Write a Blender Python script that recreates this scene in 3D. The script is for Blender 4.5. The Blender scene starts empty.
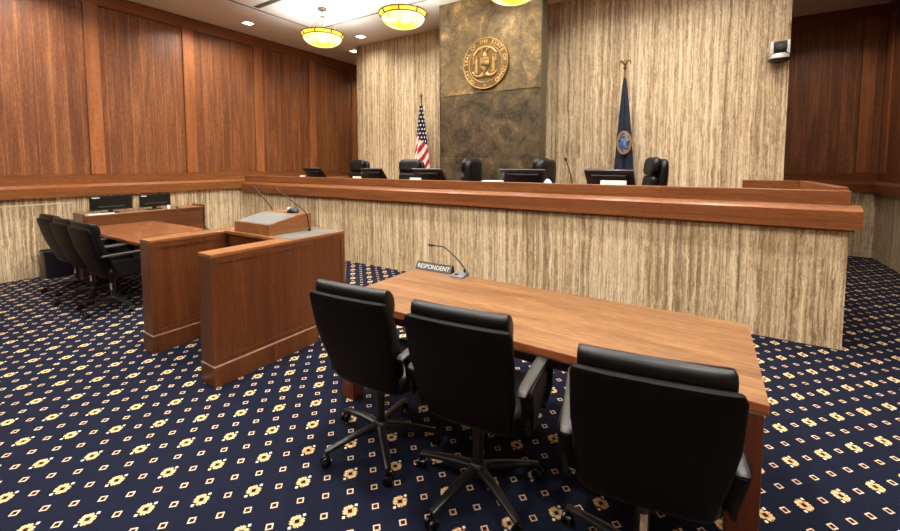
import bpy, bmesh, math, random
from mathutils import Vector, Matrix
random.seed(7)
PI = math.pi
SC = bpy.context.scene
COL = SC.collection

# ------------------------------------------------------------------ helpers
def lin(c):
    return tuple(((v/255)/12.92 if v/255 <= .04045 else (((v/255)+.055)/1.055)**2.4) for v in c) + (1.0,)

def link(o, parent=None):
    COL.objects.link(o)
    if parent: o.parent = parent
    return o

def obj(name, bm, mat, parent=None, smooth=False, angle=40, loc=None, rot=None):
    bmesh.ops.recalc_face_normals(bm, faces=bm.faces)
    if smooth:
        lim = math.radians(angle)
        for f in bm.faces: f.smooth = True
        for e in bm.edges:
            if len(e.link_faces) == 2:
                e.smooth = e.calc_face_angle(0) < lim
    me = bpy.data.meshes.new(name); bm.to_mesh(me); bm.free()
    if isinstance(mat, (list, tuple)):
        for m in mat: me.materials.append(m)
    else: me.materials.append(mat)
    o = bpy.data.objects.new(name, me)
    if loc: o.location = loc
    if rot: o.rotation_euler = rot
    return link(o, parent)

def tag(o, label, cat, group=None, kind=None):
    o['label'] = label; o['category'] = cat
    if group: o['group'] = group
    if kind: o['kind'] = kind
    return o

def thing(name, label, cat, loc=(0, 0, 0), rz=0, group=None):
    o = bpy.data.objects.new(name, None); o.empty_display_size = .1
    o.location = loc; o.rotation_euler = (0, 0, rz)
    link(o); tag(o, label, cat, group); return o

def struct(o):
    o['kind'] = 'structure'; return o

def copy_tree(o, parent=None):
    c = o.copy(); COL.objects.link(c)
    if parent: c.parent = parent
    for ch in list(o.children): copy_tree(ch, c)
    return c

def box(bm, x0, x1, y0, y1, z0, z1, bev=0, seg=2, M=None):
    r = bmesh.ops.create_cube(bm, size=1)
    vs = r['verts']
    for v in vs:
        v.co = Vector(((x0+x1)/2+v.co.x*(x1-x0), (y0+y1)/2+v.co.y*(y1-y0), (z0+z1)/2+v.co.z*(z1-z0)))
    if bev:
        es = list({e for v in vs for e in v.link_edges})
        rr = bmesh.ops.bevel(bm, geom=es, offset=bev, segments=seg, profile=.5, affect='EDGES')
        vs = list({v for f in rr['faces'] for v in f.verts} | {v for v in vs if v.is_valid})
    if M is not None:
        bmesh.ops.transform(bm, matrix=M, verts=vs)
    return vs

def bx(*a, **k):
    bm = bmesh.new(); box(bm, *a, **k); return bm

def loft(bm, rings, cap=True, closed=False):
    vr = [[bm.verts.new(p) for p in r] for r in rings]
    n = len(vr[0])
    m = len(vr)
    for i in range(m if closed else m-1):
        a, b = vr[i], vr[(i+1) % m]
        for j in range(n):
            bm.faces.new((a[j], a[(j+1) % n], b[(j+1) % n], b[j]))
    if cap and not closed:
        bm.faces.new(vr[0][::-1]); bm.faces.new(vr[-1])
    return vr

def sup(a, b, e, n=24):
    out = []
    for i in range(n):
        t = 2*PI*i/n; c, s = math.cos(t), math.sin(t)
        out.append((a*math.copysign(abs(c)**(2/e), c), b*math.copysign(abs(s)**(2/e), s)))
    return out

def lathe(bm, prof, n=24, M=None, cap=True):
    rings = [[(r*math.cos(2*PI*i/n), r*math.sin(2*PI*i/n), z) for i in range(n)] for r, z in prof]
    vr = loft(bm, rings, cap)
    if M is not None:
        bmesh.ops.transform(bm, matrix=M, verts=[v for r in vr for v in r])

def tube(bm, pts, r, n=8, ry=None, up=Vector((0, 0, 1)), closed=False, e=2):
    """sweep a (super)ellipse of half sizes r (side) and ry (up) along pts; r may be a list"""
    pts = [Vector(p) for p in pts]; rings = []
    m = len(pts)
    for i, p in enumerate(pts):
        if closed: t = pts[(i+1) % m]-pts[i-1]
        else: t = pts[min(i+1, m-1)]-pts[max(i-1, 0)]
        t.normalize()
        s = t.cross(up)
        if s.length < 1e-4: s = t.cross(Vector((0, 1, 0)))
        s.normalize(); u = s.cross(t)
        ra = r[i] if isinstance(r, (list, tuple)) else r
        rb = ra if ry is None else (ry[i] if isinstance(ry, (list, tuple)) else ry)
        rings.append([p+s*x+u*y for x, y in sup(ra, rb, e, n)])
    loft(bm, rings, cap=not closed, closed=closed)

def smooth_path(pts, n=6):
    pts = [Vector(p) for p in pts]; out = []
    for i in range(len(pts)-1):
        p0, p1, p2, p3 = pts[max(i-1, 0)], pts[i], pts[i+1], pts[min(i+2, len(pts)-1)]
        for k in range(n):
            t = k/n
            out.append(.5*((2*p1)+(p2-p0)*t+(2*p0-5*p1+4*p2-p3)*t*t+(3*p1-p0-3*p2+p3)*t**3))
    out.append(pts[-1]); return out

def prism(bm, outline, axis, a, b, M=None):
    """extrude a 2D outline along axis from a to b (outline gives the two other axes in order)"""
    def mk(p, t):
        if axis == 'x': return (t, p[0], p[1])
        if axis == 'y': return (p[0], t, p[1])
        return (p[0], p[1], t)
    vr = loft(bm, [[mk(p, a) for p in outline], [mk(p, b) for p in outline]])
    if M is not None: bmesh.ops.transform(bm, matrix=M, verts=[v for r in vr for v in r])

def text_mesh(s, size, depth, bm=None, M=None, align='CENTER'):
    cu = bpy.data.curves.new('t', 'FONT'); cu.body = s; cu.size = size; cu.extrude = depth
    cu.align_x = align; cu.align_y = 'CENTER'
    o = bpy.data.objects.new('t', cu); COL.objects.link(o)
    dg = bpy.context.evaluated_depsgraph_get(); dg.update()
    me = bpy.data.meshes.new_from_object(o.evaluated_get(dg))
    bpy.data.objects.remove(o); bpy.data.curves.remove(cu)
    if M is not None: me.transform(M)
    if bm is None: bm = bmesh.new()
    bm.from_mesh(me); bpy.data.meshes.remove(me)
    return bm

# ------------------------------------------------------------------ materials
class N:
    def __init__(s, name):
        s.m = bpy.data.materials.new(name); s.m.use_nodes = True
        s.t = s.m.node_tree; s.n = s.t.nodes; s.l = s.t.links
        s.b = s.n['Principled BSDF']
    def add(s, ty, **k):
        nd = s.n.new(ty)
        for a, v in k.items(): setattr(nd, a, v)
        return nd
    def put(s, sock, v):
        if hasattr(v, 'is_output') or isinstance(v, bpy.types.NodeSocket): s.l.new(v, sock)
        else: sock.default_value = v
    def math(s, op, a, b=None, c=None):
        nd = s.add('ShaderNodeMath', operation=op)
        s.put(nd.inputs[0], a)
        if b is not None: s.put(nd.inputs[1], b)
        if c is not None: s.put(nd.inputs[2], c)
        return nd.outputs[0]
    def coord(s, scale=(1, 1, 1), rot=(0, 0, 0), loc=(0, 0, 0), out='Object'):
        tc = s.add('ShaderNodeTexCoord'); mp = s.add('ShaderNodeMapping')
        mp.inputs['Scale'].default_value = scale; mp.inputs['Rotation'].default_value = rot; mp.inputs['Location'].default_value = loc
        s.l.new(tc.outputs[out], mp.inputs['Vector']); return mp.outputs[0]
    def noise(s, vec, scale=1, detail=4, rough=.55, dist=0):
        nd = s.add('ShaderNodeTexNoise')
        s.l.new(vec, nd.inputs['Vector'])
        nd.inputs['Scale'].default_value = scale; nd.inputs['Detail'].default_value = detail
        nd.inputs['Roughness'].default_value = rough; nd.inputs['Distortion'].default_value = dist
        return nd.outputs['Fac']
    def ramp(s, fac, stops):
        nd = s.add('ShaderNodeValToRGB'); el = nd.color_ramp.elements
        while len(el) < len(stops): el.new(.5)
        for e, (p, c) in zip(el, stops): e.position = p; e.color = c if len(c) == 4 else lin(c)
        s.put(nd.inputs[0], fac); return nd.outputs[0]
    def mix(s, fac, a, b, mode='MIX'):
        nd = s.add('ShaderNodeMix', data_type='RGBA', blend_type=mode)
        s.put(nd.inputs[0], fac); s.put(nd.inputs[6], a); s.put(nd.inputs[7], b); return nd.outputs[2]
    def bump(s, h, strength=.2, dist=.01):
        nd = s.add('ShaderNodeBump'); nd.inputs['Strength'].default_value = strength; nd.inputs['Distance'].default_value = dist
        s.l.new(h, nd.inputs['Height']); s.l.new(nd.outputs[0], s.b.inputs['Normal'])
    def fin(s, col=None, rough=.5, metal=0, spec=None, coat=None):
        if col is not None: s.put(s.b.inputs['Base Color'], col)
        s.put(s.b.inputs['Roughness'], rough); s.b.inputs['Metallic'].default_value = metal
        if spec is not None: s.b.inputs['Specular IOR Level'].default_value = spec
        if coat: s.b.inputs['Coat Weight'].default_value = coat; s.b.inputs['Coat Roughness'].default_value = .15
        return s.m

def plain(name, c, rough=.5, metal=0, spec=None, var=.12, scale=30):
    k = N(name); f = k.noise(k.coord(), scale, 3)
    d = tuple(v*(1-var) for v in lin(c)[:3])+(1,); u = tuple(min(1, v*(1+var)) for v in lin(c)[:3])+(1,)
    return k.fin(k.ramp(f, [(.3, d), (.7, u)]), rough, metal, spec)

def wood(name, dark, mid, light, axis='Z', rough=.35, strips=0, fig=1.0, span=.17):
    """grain runs along axis; strips = width of veneer leaves across (0 = none)"""
    k = N(name)
    st = {'X': (.06, 1, 1), 'Y': (1, .06, 1), 'Z': (1, 1, .06)}[axis]
    v = k.coord(st)
    a = k.noise(v, 9*fig, 5, .6, .8)
    b = k.noise(k.coord(tuple(q if q == 1 else .02 for q in st)), 130, 2, .5)
    c = k.noise(k.coord(tuple(q if q == 1 else .25 for q in st)), 60, 3, .6)
    f = k.math('ADD', k.math('MULTIPLY', a, .44), k.math('ADD', k.math('MULTIPLY', b, .28), k.math('MULTIPLY', c, .28)))
    if strips:
        sep = k.add('ShaderNodeSeparateXYZ'); tc = k.add('ShaderNodeTexCoord'); k.l.new(tc.outputs['Object'], sep.inputs[0])
        u = k.math('ADD', sep.outputs[0], sep.outputs[1])
        cell = k.math('FLOOR', k.math('DIVIDE', u, strips))
        wn = k.add('ShaderNodeTexWhiteNoise', noise_dimensions='1D'); k.l.new(cell, wn.inputs['W'])
        f = k.math('ADD', f, k.math('MULTIPLY', k.math('SUBTRACT', wn.outputs[0], .5), .035))
        # pale sapwood line where two veneer leaves meet
        fr = k.math('ABSOLUTE', k.math('SUBTRACT', k.math('FRACT', k.math('DIVIDE', u, strips)), .5))
        edge = k.math('MULTIPLY', k.math('SMOOTH_MIN', k.math('MULTIPLY', k.math('SUBTRACT', fr, .43), 14.3), 1.0, .1), 1)
        edge = k.math('MAXIMUM', edge, 0)
        f = k.math('ADD', f, k.math('MULTIPLY', edge, .10))
    col = k.ramp(f, [(.5-span, dark), (.5, mid), (.5+span, light)])
    k.bump(b, .06, .002)
    return k.fin(col, rough, 0, .4)

def travertine(name):
    k = N(name)
    def warped(zs, amp, wscale, wz):
        w = k.noise(k.coord((1, 1, wz), loc=(5, 2, 1)), wscale, 4, .6)
        cmb = k.add('ShaderNodeCombineXYZ'); d = k.math('MULTIPLY', k.math('SUBTRACT', w, .5), amp)
        k.l.new(d, cmb.inputs[0]); k.l.new(d, cmb.inputs[1])
        wob = k.add('ShaderNodeVectorMath', operation='ADD'); k.l.new(k.coord((1, 1, zs)), wob.inputs[0]); k.l.new(cmb.outputs[0], wob.inputs[1])
        return wob.outputs[0]
    a = k.noise(warped(.010, .06, 5, .5), 30, 5, .70)            # long bedding streaks
    b = k.noise(warped(.04, .10, 14, .6), 70, 4, .65)            # finer wavy veins
    c = k.noise(warped(.25, .12, 10, .7), 26, 5, .7)             # cloudy curdled patches
    zone = k.math('MULTIPLY', k.math('SUBTRACT', k.noise(k.coord((1, 1, .35)), 2.6, 3), .42), 3.2)
    zn = k.math('MAXIMUM', k.math('MINIMUM', zone, 1), 0)
    f1 = k.math('ADD', k.math('MULTIPLY', a, .66), k.math('MULTIPLY', b, .34))
    f2 = k.math('ADD', k.math('MULTIPLY', a, .40), k.math('ADD', k.math('MULTIPLY', b, .28), k.math('MULTIPLY', c, .32)))
    f = k.math('ADD', k.math('MULTIPLY', f1, k.math('SUBTRACT', 1, zn)), k.math('MULTIPLY', f2, zn))
    tone = k.noise(k.coord((1, 1, .03)), 1.7, 2)
    f = k.math('ADD', f, k.math('MULTIPLY', k.math('SUBTRACT', tone, .5), .12))
    col = k.ramp(f, [(.36, (110, 88, 63)), (.45, (160, 136, 103)), (.52, (204, 182, 146)), (.60, (232, 216, 184))])
    pit = k.noise(k.coord((1, 1, .4), loc=(1, 9, 4)), 55, 4, .7)
    col = k.mix(k.math('MULTIPLY', k.math('GREATER_THAN', pit, .715), .75), col, lin((70, 54, 38)))
    k.bump(f, .2, .004)
    return k.fin(col, .5, 0, .3)

def carpet():
    k = N('patterned_carpet')
    S = .24387/2; TH = .7997; OX, OY = -2.1052, 1.6431
    sep = k.add('ShaderNodeSeparateXYZ'); tc = k.add('ShaderNodeTexCoord'); k.l.new(tc.outputs['Object'], sep.inputs[0])
    x = k.math('SUBTRACT', sep.outputs[0], OX); y = k.math('SUBTRACT', sep.outputs[1], OY)
    c, s = math.cos(TH), math.sin(TH)
    u = k.math('DIVIDE', k.math('ADD', k.math('MULTIPLY', x, c), k.math('MULTIPLY', y, s)), S)
    v = k.math('DIVIDE', k.math('SUBTRACT', k.math('MULTIPLY', y, c), k.math('MULTIPLY', x, s)), S)
    ru, rv = k.math('ROUND', u), k.math('ROUND', v)
    lu = k.math('MULTIPLY', k.math('SUBTRACT', u, ru), S); lv = k.math('MULTIPLY', k.math('SUBTRACT', v, rv), S)
    au, av = k.math('ABSOLUTE', lu), k.math('ABSOLUTE', lv)
    m = k.math('MAXIMUM', au, av)
    odd = lambda r: k.math('GREATER_THAN', k.math('ABSOLUTE', k.math('SUBTRACT', k.math('MULTIPLY', r, .5), k.math('ROUND', k.math('MULTIPLY', r, .5)))), .25)
    small = k.math('MAXIMUM', odd(ru), odd(rv)); big = k.math('SUBTRACT', 1, small)
    lt = lambda a, b: k.math('LESS_THAN', a, b)
    gt = lambda a, b: k.math('GREATER_THAN', a, b)
    mul = lambda a, b: k.math('MULTIPLY', a, b)
    mx = lambda a, b: k.math('MAXIMUM', a, b)
    # small diamond-square
    sm_out = mul(small, lt(m, .0165)); sm_in = mul(small, lt(m, .0106)); sm_dot = mul(small, lt(m, .0055))
    # flower
    same = gt(mul(lu, lv), 0); mn = k.math('MINIMUM', au, av)
    notch = mul(same, gt(mn, .0155)); 
    body = mul(lt(m, .030), lt(k.math('ADD', au, av), .0535))
    body = mul(body, k.math('SUBTRACT', 1, notch))
    bump_ = mul(lt(mn, .009), lt(m, .036)); body = mx(body, mul(bump_, gt(mn, .003)))
    dot = mul(same, mul(lt(k.math('ABSOLUTE', k.math('SUBTRACT', au, .030)), .0068), lt(k.math('ABSOLUTE', k.math('SUBTRACT', av, .030)), .0068)))
    body = mul(big, body); dot = mul(big, dot)
    ctr = mul(big, lt(m, .0105))
    ring = mul(big, mul(gt(m, .0105), lt(m, .018)))
    fuzz = k.noise(k.coord(), 260, 2, .6)
    nav = k.ramp(fuzz, [(.3, (12, 15, 28)), (.7, (27, 31, 49))])
    col = k.mix(sm_out, nav, lin((226, 196, 164)))
    col = k.mix(sm_in, col, lin((74, 40, 38))); col = k.mix(sm_dot, col, lin((24, 16, 22)))
    gold = k.ramp(k.noise(k.coord(), 110, 2), [(.38, (190, 146, 92)), (.62, (242, 218, 168))])
    col = k.mix(body, col, gold)
    col = k.mix(mul(ring, .6), col, lin((190, 132, 74)))
    col = k.mix(dot, col, lin((240, 226, 200)))
    col = k.mix(ctr, col, lin((26, 18, 24)))
    k.bump(fuzz, .25, .004)
    return k.fin(col, .95, 0, .1)

def bronze(name, gold_amt):
    k = N(name)
    a = k.noise(k.coord(), 2.2, 6, .62, 1.6); b = k.noise(k.coord((1, 1, 1), loc=(3, 1, 7)), 6.5, 5, .7, 2.2)
    f = k.math('ADD', k.math('MULTIPLY', a, .6), k.math('MULTIPLY', b, .4))
    if gold_amt:
        st = [(.36, (78, 66, 48)), (.47, (112, 94, 64)), (.55, (136, 114, 76)), (.66, (196, 162, 106))]
    else:
        st = [(.38, (58, 50, 38)), (.48, (86, 73, 53)), (.58, (110, 94, 68)), (.70, (152, 126, 84))]
    k.bump(f, .35, .02)
    return k.fin(k.ramp(f, st), .42, .45)

def laminate(name, c):
    return plain(name, c, .45, 0, .4, .06, 140)

def leather(name, c, rough=.38, spec=.35):
    k = N(name); f = k.noise(k.coord(), 9, 4); g = k.noise(k.coord(), 190, 3)
    col = k.ramp(f, [(.3, tuple(v*.8 for v in lin(c)[:3])+(1,)), (.7, tuple(v*1.2 for v in lin(c)[:3])+(1,))])
    k.bump(g, .12, .002); return k.fin(col, rough, 0, spec)

def emit(name, c, st, mottled=None):
    k = N(name)
    if mottled:
        f = k.noise(k.coord(), 4, 3, .5, .4); col = k.ramp(f, [(.40, mottled), (.56, c)])
        k.l.new(col, k.b.inputs['Emission Color']); k.b.inputs['Base Color'].default_value = lin((190, 160, 70))
    else:
        k.b.inputs['Emission Color'].default_value = lin(c)
    k.b.inputs['Emission Strength'].default_value = st
    return k.fin(None, .4)

M_wall_wood = wood('wall_veneer', (82, 46, 23), (118, 69, 37), (160, 104, 60), 'Z', .46, .17, span=.15)
M_pil = wood('pilaster_wood', (112, 64, 34), (150, 91, 50), (180, 116, 70), 'Z', .34)
M_rail_y = wood('rail_wood_lengthwise', (96, 54, 28), (127, 76, 40), (156, 101, 56), 'Y', .32)
M_rail_x = wood('rail_wood_crosswise', (86, 44, 23), (115, 62, 33), (142, 84, 49), 'X', .28)
M_ledge = wood('ledge_mahogany', (92, 50, 26), (120, 70, 37), (148, 96, 54), 'X', .36, span=.15)
M_pod = wood('podium_mahogany', (73, 38, 18), (94, 52, 26), (116, 69, 36), 'Z', .32)
M_pod_rim = wood('podium_rim_wood', (107, 64, 35), (136, 88, 52), (162, 114, 70), 'Y', .28)
M_table = wood('table_top_wood', (92, 58, 32), (121, 84, 51), (148, 110, 72), 'X', .36, span=.12)
M_table_edge_shade = wood('table_edge_shade', (120, 60, 32), (146, 80, 44), (172, 102, 60), 'X', .35)
M_table_leg = wood('table_leg_wood', (79, 37, 22), (99, 48, 29), (117, 62, 39), 'Z', .3)
M_desk = wood('staff_desk_top_wood', (104, 60, 35), (127, 79, 47), (148, 99, 62), 'X', .25)
M_cred = wood('credenza_wood', (76, 42, 22), (98, 57, 31), (122, 76, 44), 'Y', .3)
M_trav = travertine('travertine')
M_carpet = carpet()
M_br_hi = bronze('patinated_bronze_light', 1); M_br_lo = bronze('patinated_bronze_dark', 0)
M_br_edge = plain('bronze_edge_shaded', (96, 86, 68), .35, .6)  # edge metal darkened for the shadow on the panel's side
M_ceil = plain('painted_ceiling', (230, 229, 226), .9, 0, .2, .03, 200)
M_groove = plain('ceiling_reveal', (120, 118, 114), .8)
M_leather = leather('black_leather', (8, 8, 7.6), .40)
M_shell = leather('black_vinyl_shell', (7, 7, 7), .55, .15)
M_leather_b = leather('black_soft_leather', (12, 12, 11.5), .40)
M_plastic = plain('black_plastic', (22, 22, 23), .38)
M_arm = plain('armrest_soft_plastic', (46, 45, 42), .42)
M_wheel = plain('caster_plastic', (20, 20, 21), .2)
M_chrome = plain('polished_steel', (190, 190, 190), .18, .95)
M_paper = plain('white_paper', (238, 236, 230), .8, 0, .2, .03)
M_label = plain('pale_label', (208, 208, 206), .6)
M_grey_lam = laminate('grey_laminate', (98, 99, 93))
M_screen = plain('dark_screen_glass', (14, 15, 17), .12)
M_strip = plain('light_metal_strip', (196, 160, 138), .35, .3)
M_cream = plain('cream_trim', (226, 214, 186), .5)
M_brass = plain('antique_brass', (104, 78, 42), .35, .7)
M_goldseal = plain('cast_bronze_gold', (186, 150, 90), .36, .5, None, .2, 12)
M_gold_dk = plain('cast_bronze_brown', (118, 93, 56), .45, .5, None, .25, 20)
M_goldletter = plain('polished_gold_letters', (236, 200, 130), .3, .4, None, .08)
M_nickel = plain('aged_nickel', (84, 74, 60), .45, .4)
M_bowl = emit('lit_alabaster_glass', (255, 250, 222), .95, (240, 210, 56))
M_bowl_rim = emit('lit_amber_glass_band', (255, 222, 96), .75, (240, 190, 40))
M_down = emit('lit_downlight_lens', (255, 246, 224), 6)
M_white_trim = plain('white_fixture_trim', (232, 230, 224), .5)
M_silver = plain('camera_silver', (214, 212, 208), .4, .1)

# ------------------------------------------------------------------ setting
CE = 4.489; XL = -8.43; XR = 2.6; YB = 10.15; YF = -3.6
struct(obj('floor', bx(XL-.2, XR+.2, YF-.2, YB+.2, -.2, 0), M_carpet))
ceil = struct(obj('ceiling', bx(XL-.2, XR+.2, YF-.2, YB+.2, CE, CE+.2), M_ceil))
b = bmesh.new()                                   # reveal that frames the central ceiling field
box(b, -6.955, -6.925, -2.6, 5.73, CE-.012, CE); box(b, -6.925, 1.6, 5.70, 5.73, CE-.012, CE)
struct(obj('trim_1', b, M_groove))

def wall_run(name, axis, pos, face, a, c, pil, pw=.19, zl=1.19):
    """panelled wall: travertine dado, wood ledge, base rail, veneer panels between pilasters and a frieze.
    axis 'y': wall along y at x=pos; axis 'x': wall along x at y=pos. face = +1/-1 direction into the room."""
    def B(bm, t0, t1, d0, d1, z0, z1, bev=0):
        p0, p1 = sorted((pos+face*d0, pos+face*d1))
        if axis == 'y': box(bm, p0, p1, t0, t1, z0, z1, bev, 1)
        else: box(bm, t0, t1, p0, p1, z0, z1, bev, 1)
    mr = M_rail_y if axis == 'y' else M_rail_x
    w = bmesh.new(); B(w, a-.19, c+.19, -.2, -.045, 0, CE); w = struct(obj(name, w, M_wall_wood))
    q = bmesh.new(); B(q, a, c, -.045, 0, 0, zl); obj('stone_dado', q, M_trav, w)
    # ledge: face, sloped nosing
    q = bmesh.new(); y0, y1 = pos-face*.045, pos+face*.075
    ol = [(y0, zl), (y1, zl), (y1, zl+.145), (pos+face*.02, zl+.185), (y0, zl+.185)]
    if axis == 'y':
        prism(q, ol, 'y', a, c)
    else:
        prism(q, ol, 'x', a, c)
    obj('ledge', q, mr, w)
    q = bmesh.new(); B(q, a, c, -.045, .004, zl+.185, 1.53); obj('base_rail', q, mr, w)
    q = bmesh.new(); B(q, a, c, -.045, .004, 4.27, CE); obj('frieze', q, mr, w)
    ed = [a]+[p for p in pil]+[c]
    for p in pil:
        q = bmesh.new(); B(q, p-pw/2, p+pw/2, -.045, .012, 1.53, 4.27, .004); obj('pilaster', q, M_pil, w)
    st = [a]+[p+pw/2 for p in pil]; en = [p-pw/2 for p in pil]+[c]
    for s_, e_ in zip(st, en):
        if e_-s_ > .05:
            q = bmesh.new(); B(q, s_+.006, e_-.006, -.045, -.018, 1.535, 4.262); obj('wall_panel', q, M_wall_wood, w)
    return w

wl = wall_run('wall_left', 'y', XL, 1, YF, YB, [-3.4, -1.96, -.45, .98, 2.49, 3.93, 5.35, 6.80, 8.24, 9.67])
obj('dado_strip', bx(XL, XL+.01, -1.5, 2.13, 1.082, 1.098), M_cream, wl)
wall_run('wall_rear', 'x', YB, -1, XL, XR, [-7.6, -6.2, -4.8, -3.4, -2.0, -.6, .9, 2.40])
wall_run('wall_right', 'y', XR, -1, YF, YB, [-2.5, -1.0, .5, 2.0, 3.5, 5.0, 6.5, 8.0, 9.95])
struct(obj('wall_front', bx(XL-.2, XR+.2, YF-.2, YF, 0, CE), M_wall_wood))

# travertine screen wall behind the bench: slabs with fine joints
wc = struct(obj('wall_center', bx(-7.12, .897, 7.09, 7.29, 0, CE), M_trav))
for i, (x0, x1) in enumerate([(-7.12, -5.6), (-5.6, -4.05), (-4.05, -2.2), (-2.2, -.62), (-.62, .897)]):
    for z0, z1 in ((0, 1.62), (1.62, CE)):
        obj('stone_slab', bx(x0+.001, x1-.001, 7.05, 7.09, z0+.001, z1-.001), M_trav, wc)

# ------------------------------------------------------------------ hearing bench
bench = thing('hearing_bench', 'long travertine and mahogany hearing bench running across the room before the seal', 'bench', (0, 4.92, 0))
def rel(o, p):   # keep world placement under an unrotated parent
    o.location = Vector(o.location)-p.location; return o
def part(name, bm, mat, par, **k):
    o = obj(name, bm, mat, par, **k); return rel(o, par) if par.type == 'EMPTY' else o
BX0, BX1, BY = XL+.002, 1.10, 4.92
part('stone_front', bx(BX0, BX1, BY, BY+.05, 0, 1.11), M_trav, bench)
part('stone_end', bx(BX1-.05, BX1, BY+.0505, 6.70, 0, 1.11), M_trav, bench)
segs = [XL+.08, -3.13, -1.80, -.40, 1.17]
for a, c in zip(segs[:-1], segs[1:]):
    q = bmesh.new(); prism(q, [(BY+.05, 1.112), (BY-.07, 1.112), (BY-.07, 1.277), (BY-.0, 1.325), (BY+.05, 1.325)], 'x', a+.001, c-.001)
    part('ledge', q, M_ledge, bench)
    part('shadow_moulding', bx(a, min(c, 1.13), BY-.03, BY-.001, 1.09, 1.1115), M_rail_x, bench)
for a, c in zip([XL+.08]+segs[1:-1], segs[1:-1]+[1.105]):
    part('parapet', bx(a+.001, c-.001, BY, BY+.10, 1.3255, 1.452, .004, 1), M_ledge, bench)
q = bmesh.new(); box(q, 1.0, 1.105, BY+.101, 6.7, 1.112, 1.482, .004, 1); part('end_parapet', q, M_rail_y, bench)
part('rear_gate', bx(.42, .998, 6.58, 6.7, .62, 1.482, .004, 1), M_ledge, bench)
part('bench_desk', bx(BX0+.2, .998, BY+.101, 5.40, 1.27, 1.31), M_rail_x, bench)
part('platform', bx(BX0+.2, 1.04, BY+.06, 6.99, .002, .62), M_rail_x, bench)

# ------------------------------------------------------------------ bronze panel, seal
pan = thing('bronze_panel', 'tall mottled bronze sheet panel standing behind the middle of the bench', 'panel', (-3.12, 6.05, 0))
PX0, PX1 = -4.05, -2.19
part('panel_core', bx(PX0+.01, PX1-.01, 6.075, 6.29, .622, CE-.002), M_br_lo, pan)
part('upper_sheet', bx(PX0, PX1, 6.05, 6.074, 2.885, CE-.002, .004, 1), M_br_hi, pan)
part('middle_sheet', bx(PX0, PX1, 6.053, 6.074, 1.80, 2.88, .004, 1), M_br_lo, pan)
part('lower_sheet', bx(PX0, PX1, 6.05, 6.074, .622, 1.795, .004, 1), M_br_lo, pan)
for x in (PX0-.012, PX1): part('edge_strip', bx(x, x+.012, 6.046, 6.29, .622, CE-.002), M_br_edge, pan)

SCX, SCZ, SR = -3.135, 3.355, .415
seal = thing('state_seal', 'round cast bronze state seal mounted high on the mottled bronze panel', 'seal', (SCX, 6.05, SCZ))
RX = Matrix.Rotation(PI/2, 4, 'X')      # z -> -y (towards the room)
def sealpart(name, bm, mat, par=seal, smooth=False):
    bmesh.ops.transform(bm, matrix=RX, verts=bm.verts); return obj(name, bm, mat, par, smooth)
q = bmesh.new(); lathe(q, [(.0, .001), (SR, .001), (SR, .035), (.0, .035)], 64); disc = sealpart('disc', q, M_gold_dk)
for r, w in ((SR-.008, .010), (SR*.73, .007)):
    q = bmesh.new(); tube(q, [(r*math.cos(t*2*PI/64), r*math.sin(t*2*PI/64), .036) for t in range(64)], w, 8, closed=True); sealpart('ring', q, M_goldseal, smooth=True)
s_ = 'GREAT SEAL OF THE STATE OF IDAHO'
for i, ch in enumerate(s_):
    if ch == ' ': continue
    a = math.radians(232-i*(284/(len(s_)-1)))
    Mx = Matrix.Translation((SR*.86*math.cos(a), SR*.86*math.sin(a), .038)) @ Matrix.Rotation(a-PI/2, 4, 'Z')
    sealpart('raised_letter', text_mesh(ch, .085, .006, None, Mx), M_goldletter)
q = bmesh.new()                                     # star between the two ends of the inscription
pts = [((.03 if i % 2 == 0 else .012)*math.cos(PI/2+i*PI/5), -SR*.86+(.03 if i % 2 == 0 else .012)*math.sin(PI/2+i*PI/5)) for i in range(10)]
prism(q, pts, 'z', .036, .044); sealpart('star', q, M_goldseal)
q = bmesh.new(); sh = [(-.085, .09), (0, .105), (.085, .09), (.085, -.01), (.06, -.07), (0, -.115), (-.06, -.07), (-.085, -.01)]
prism(q, sh, 'z', .034, .056); shield = sealpart('shield', q, M_goldseal)
q = bmesh.new()
for hx, hz, r in ((-.035, -.01, .04), (.03, -.02, .05)): lathe(q, [(r, 0), (r*.5, .012), (.002, .02)], 10, Matrix.Translation((hx, hz, .055)))
box(q, -.07, .07, .05, .06, .055, .062); box(q, -.06, .06, -.075, -.068, .055, .062); sealpart('landscape_relief', q, M_gold_dk, shield)
for sx in (-1, 1):                                   # standing supporters
    q = bmesh.new()
    loft(q, [[(sx*.155+x, z, .045+y) for x, y in sup(w, .016, 2, 10)] for z, w in ((-.15, .034), (-.05, .026), (.03, .020), (.07, .028), (.095, .010))])
    tube(q, [(sx*.155, .09, .045), (sx*.155, .115, .045), (sx*.155, .14, .045)], [.012, .024, .008], 10)
    tube(q, smooth_path([(sx*.175, .065, .045), (sx*.205, .02, .05), (sx*.20, .13, .05)], 4), .011, 6)
    sealpart('supporter', q, M_goldseal, smooth=True)
q = bmesh.new()                                      # elk head above the shield
loft(q, [[(x, z, .05+y) for x, y in sup(w, w*.6, 2, 10)] for z, w in ((.105, .03), (.14, .034), (.165, .022), (.185, .012))])
for sx in (-1, 1):
    tube(q, smooth_path([(sx*.01, .175, .05), (sx*.05, .205, .05), (sx*.075, .25, .045)], 4), .008, 6)
    tube(q, [(sx*.045, .20, .05), (sx*.03, .24, .046)], .006, 6)
sealpart('elk_head', q, M_goldseal, smooth=True)
q = bmesh.new(); tube(q, smooth_path([(-.20, .15, .042), (-.12, .235, .045), (0, .265, .045), (.12, .235, .045), (.20, .15, .042)], 6), .02, 8, .008); sealpart('upper_scroll', q, M_goldseal, smooth=True)
q = bmesh.new()
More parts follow.
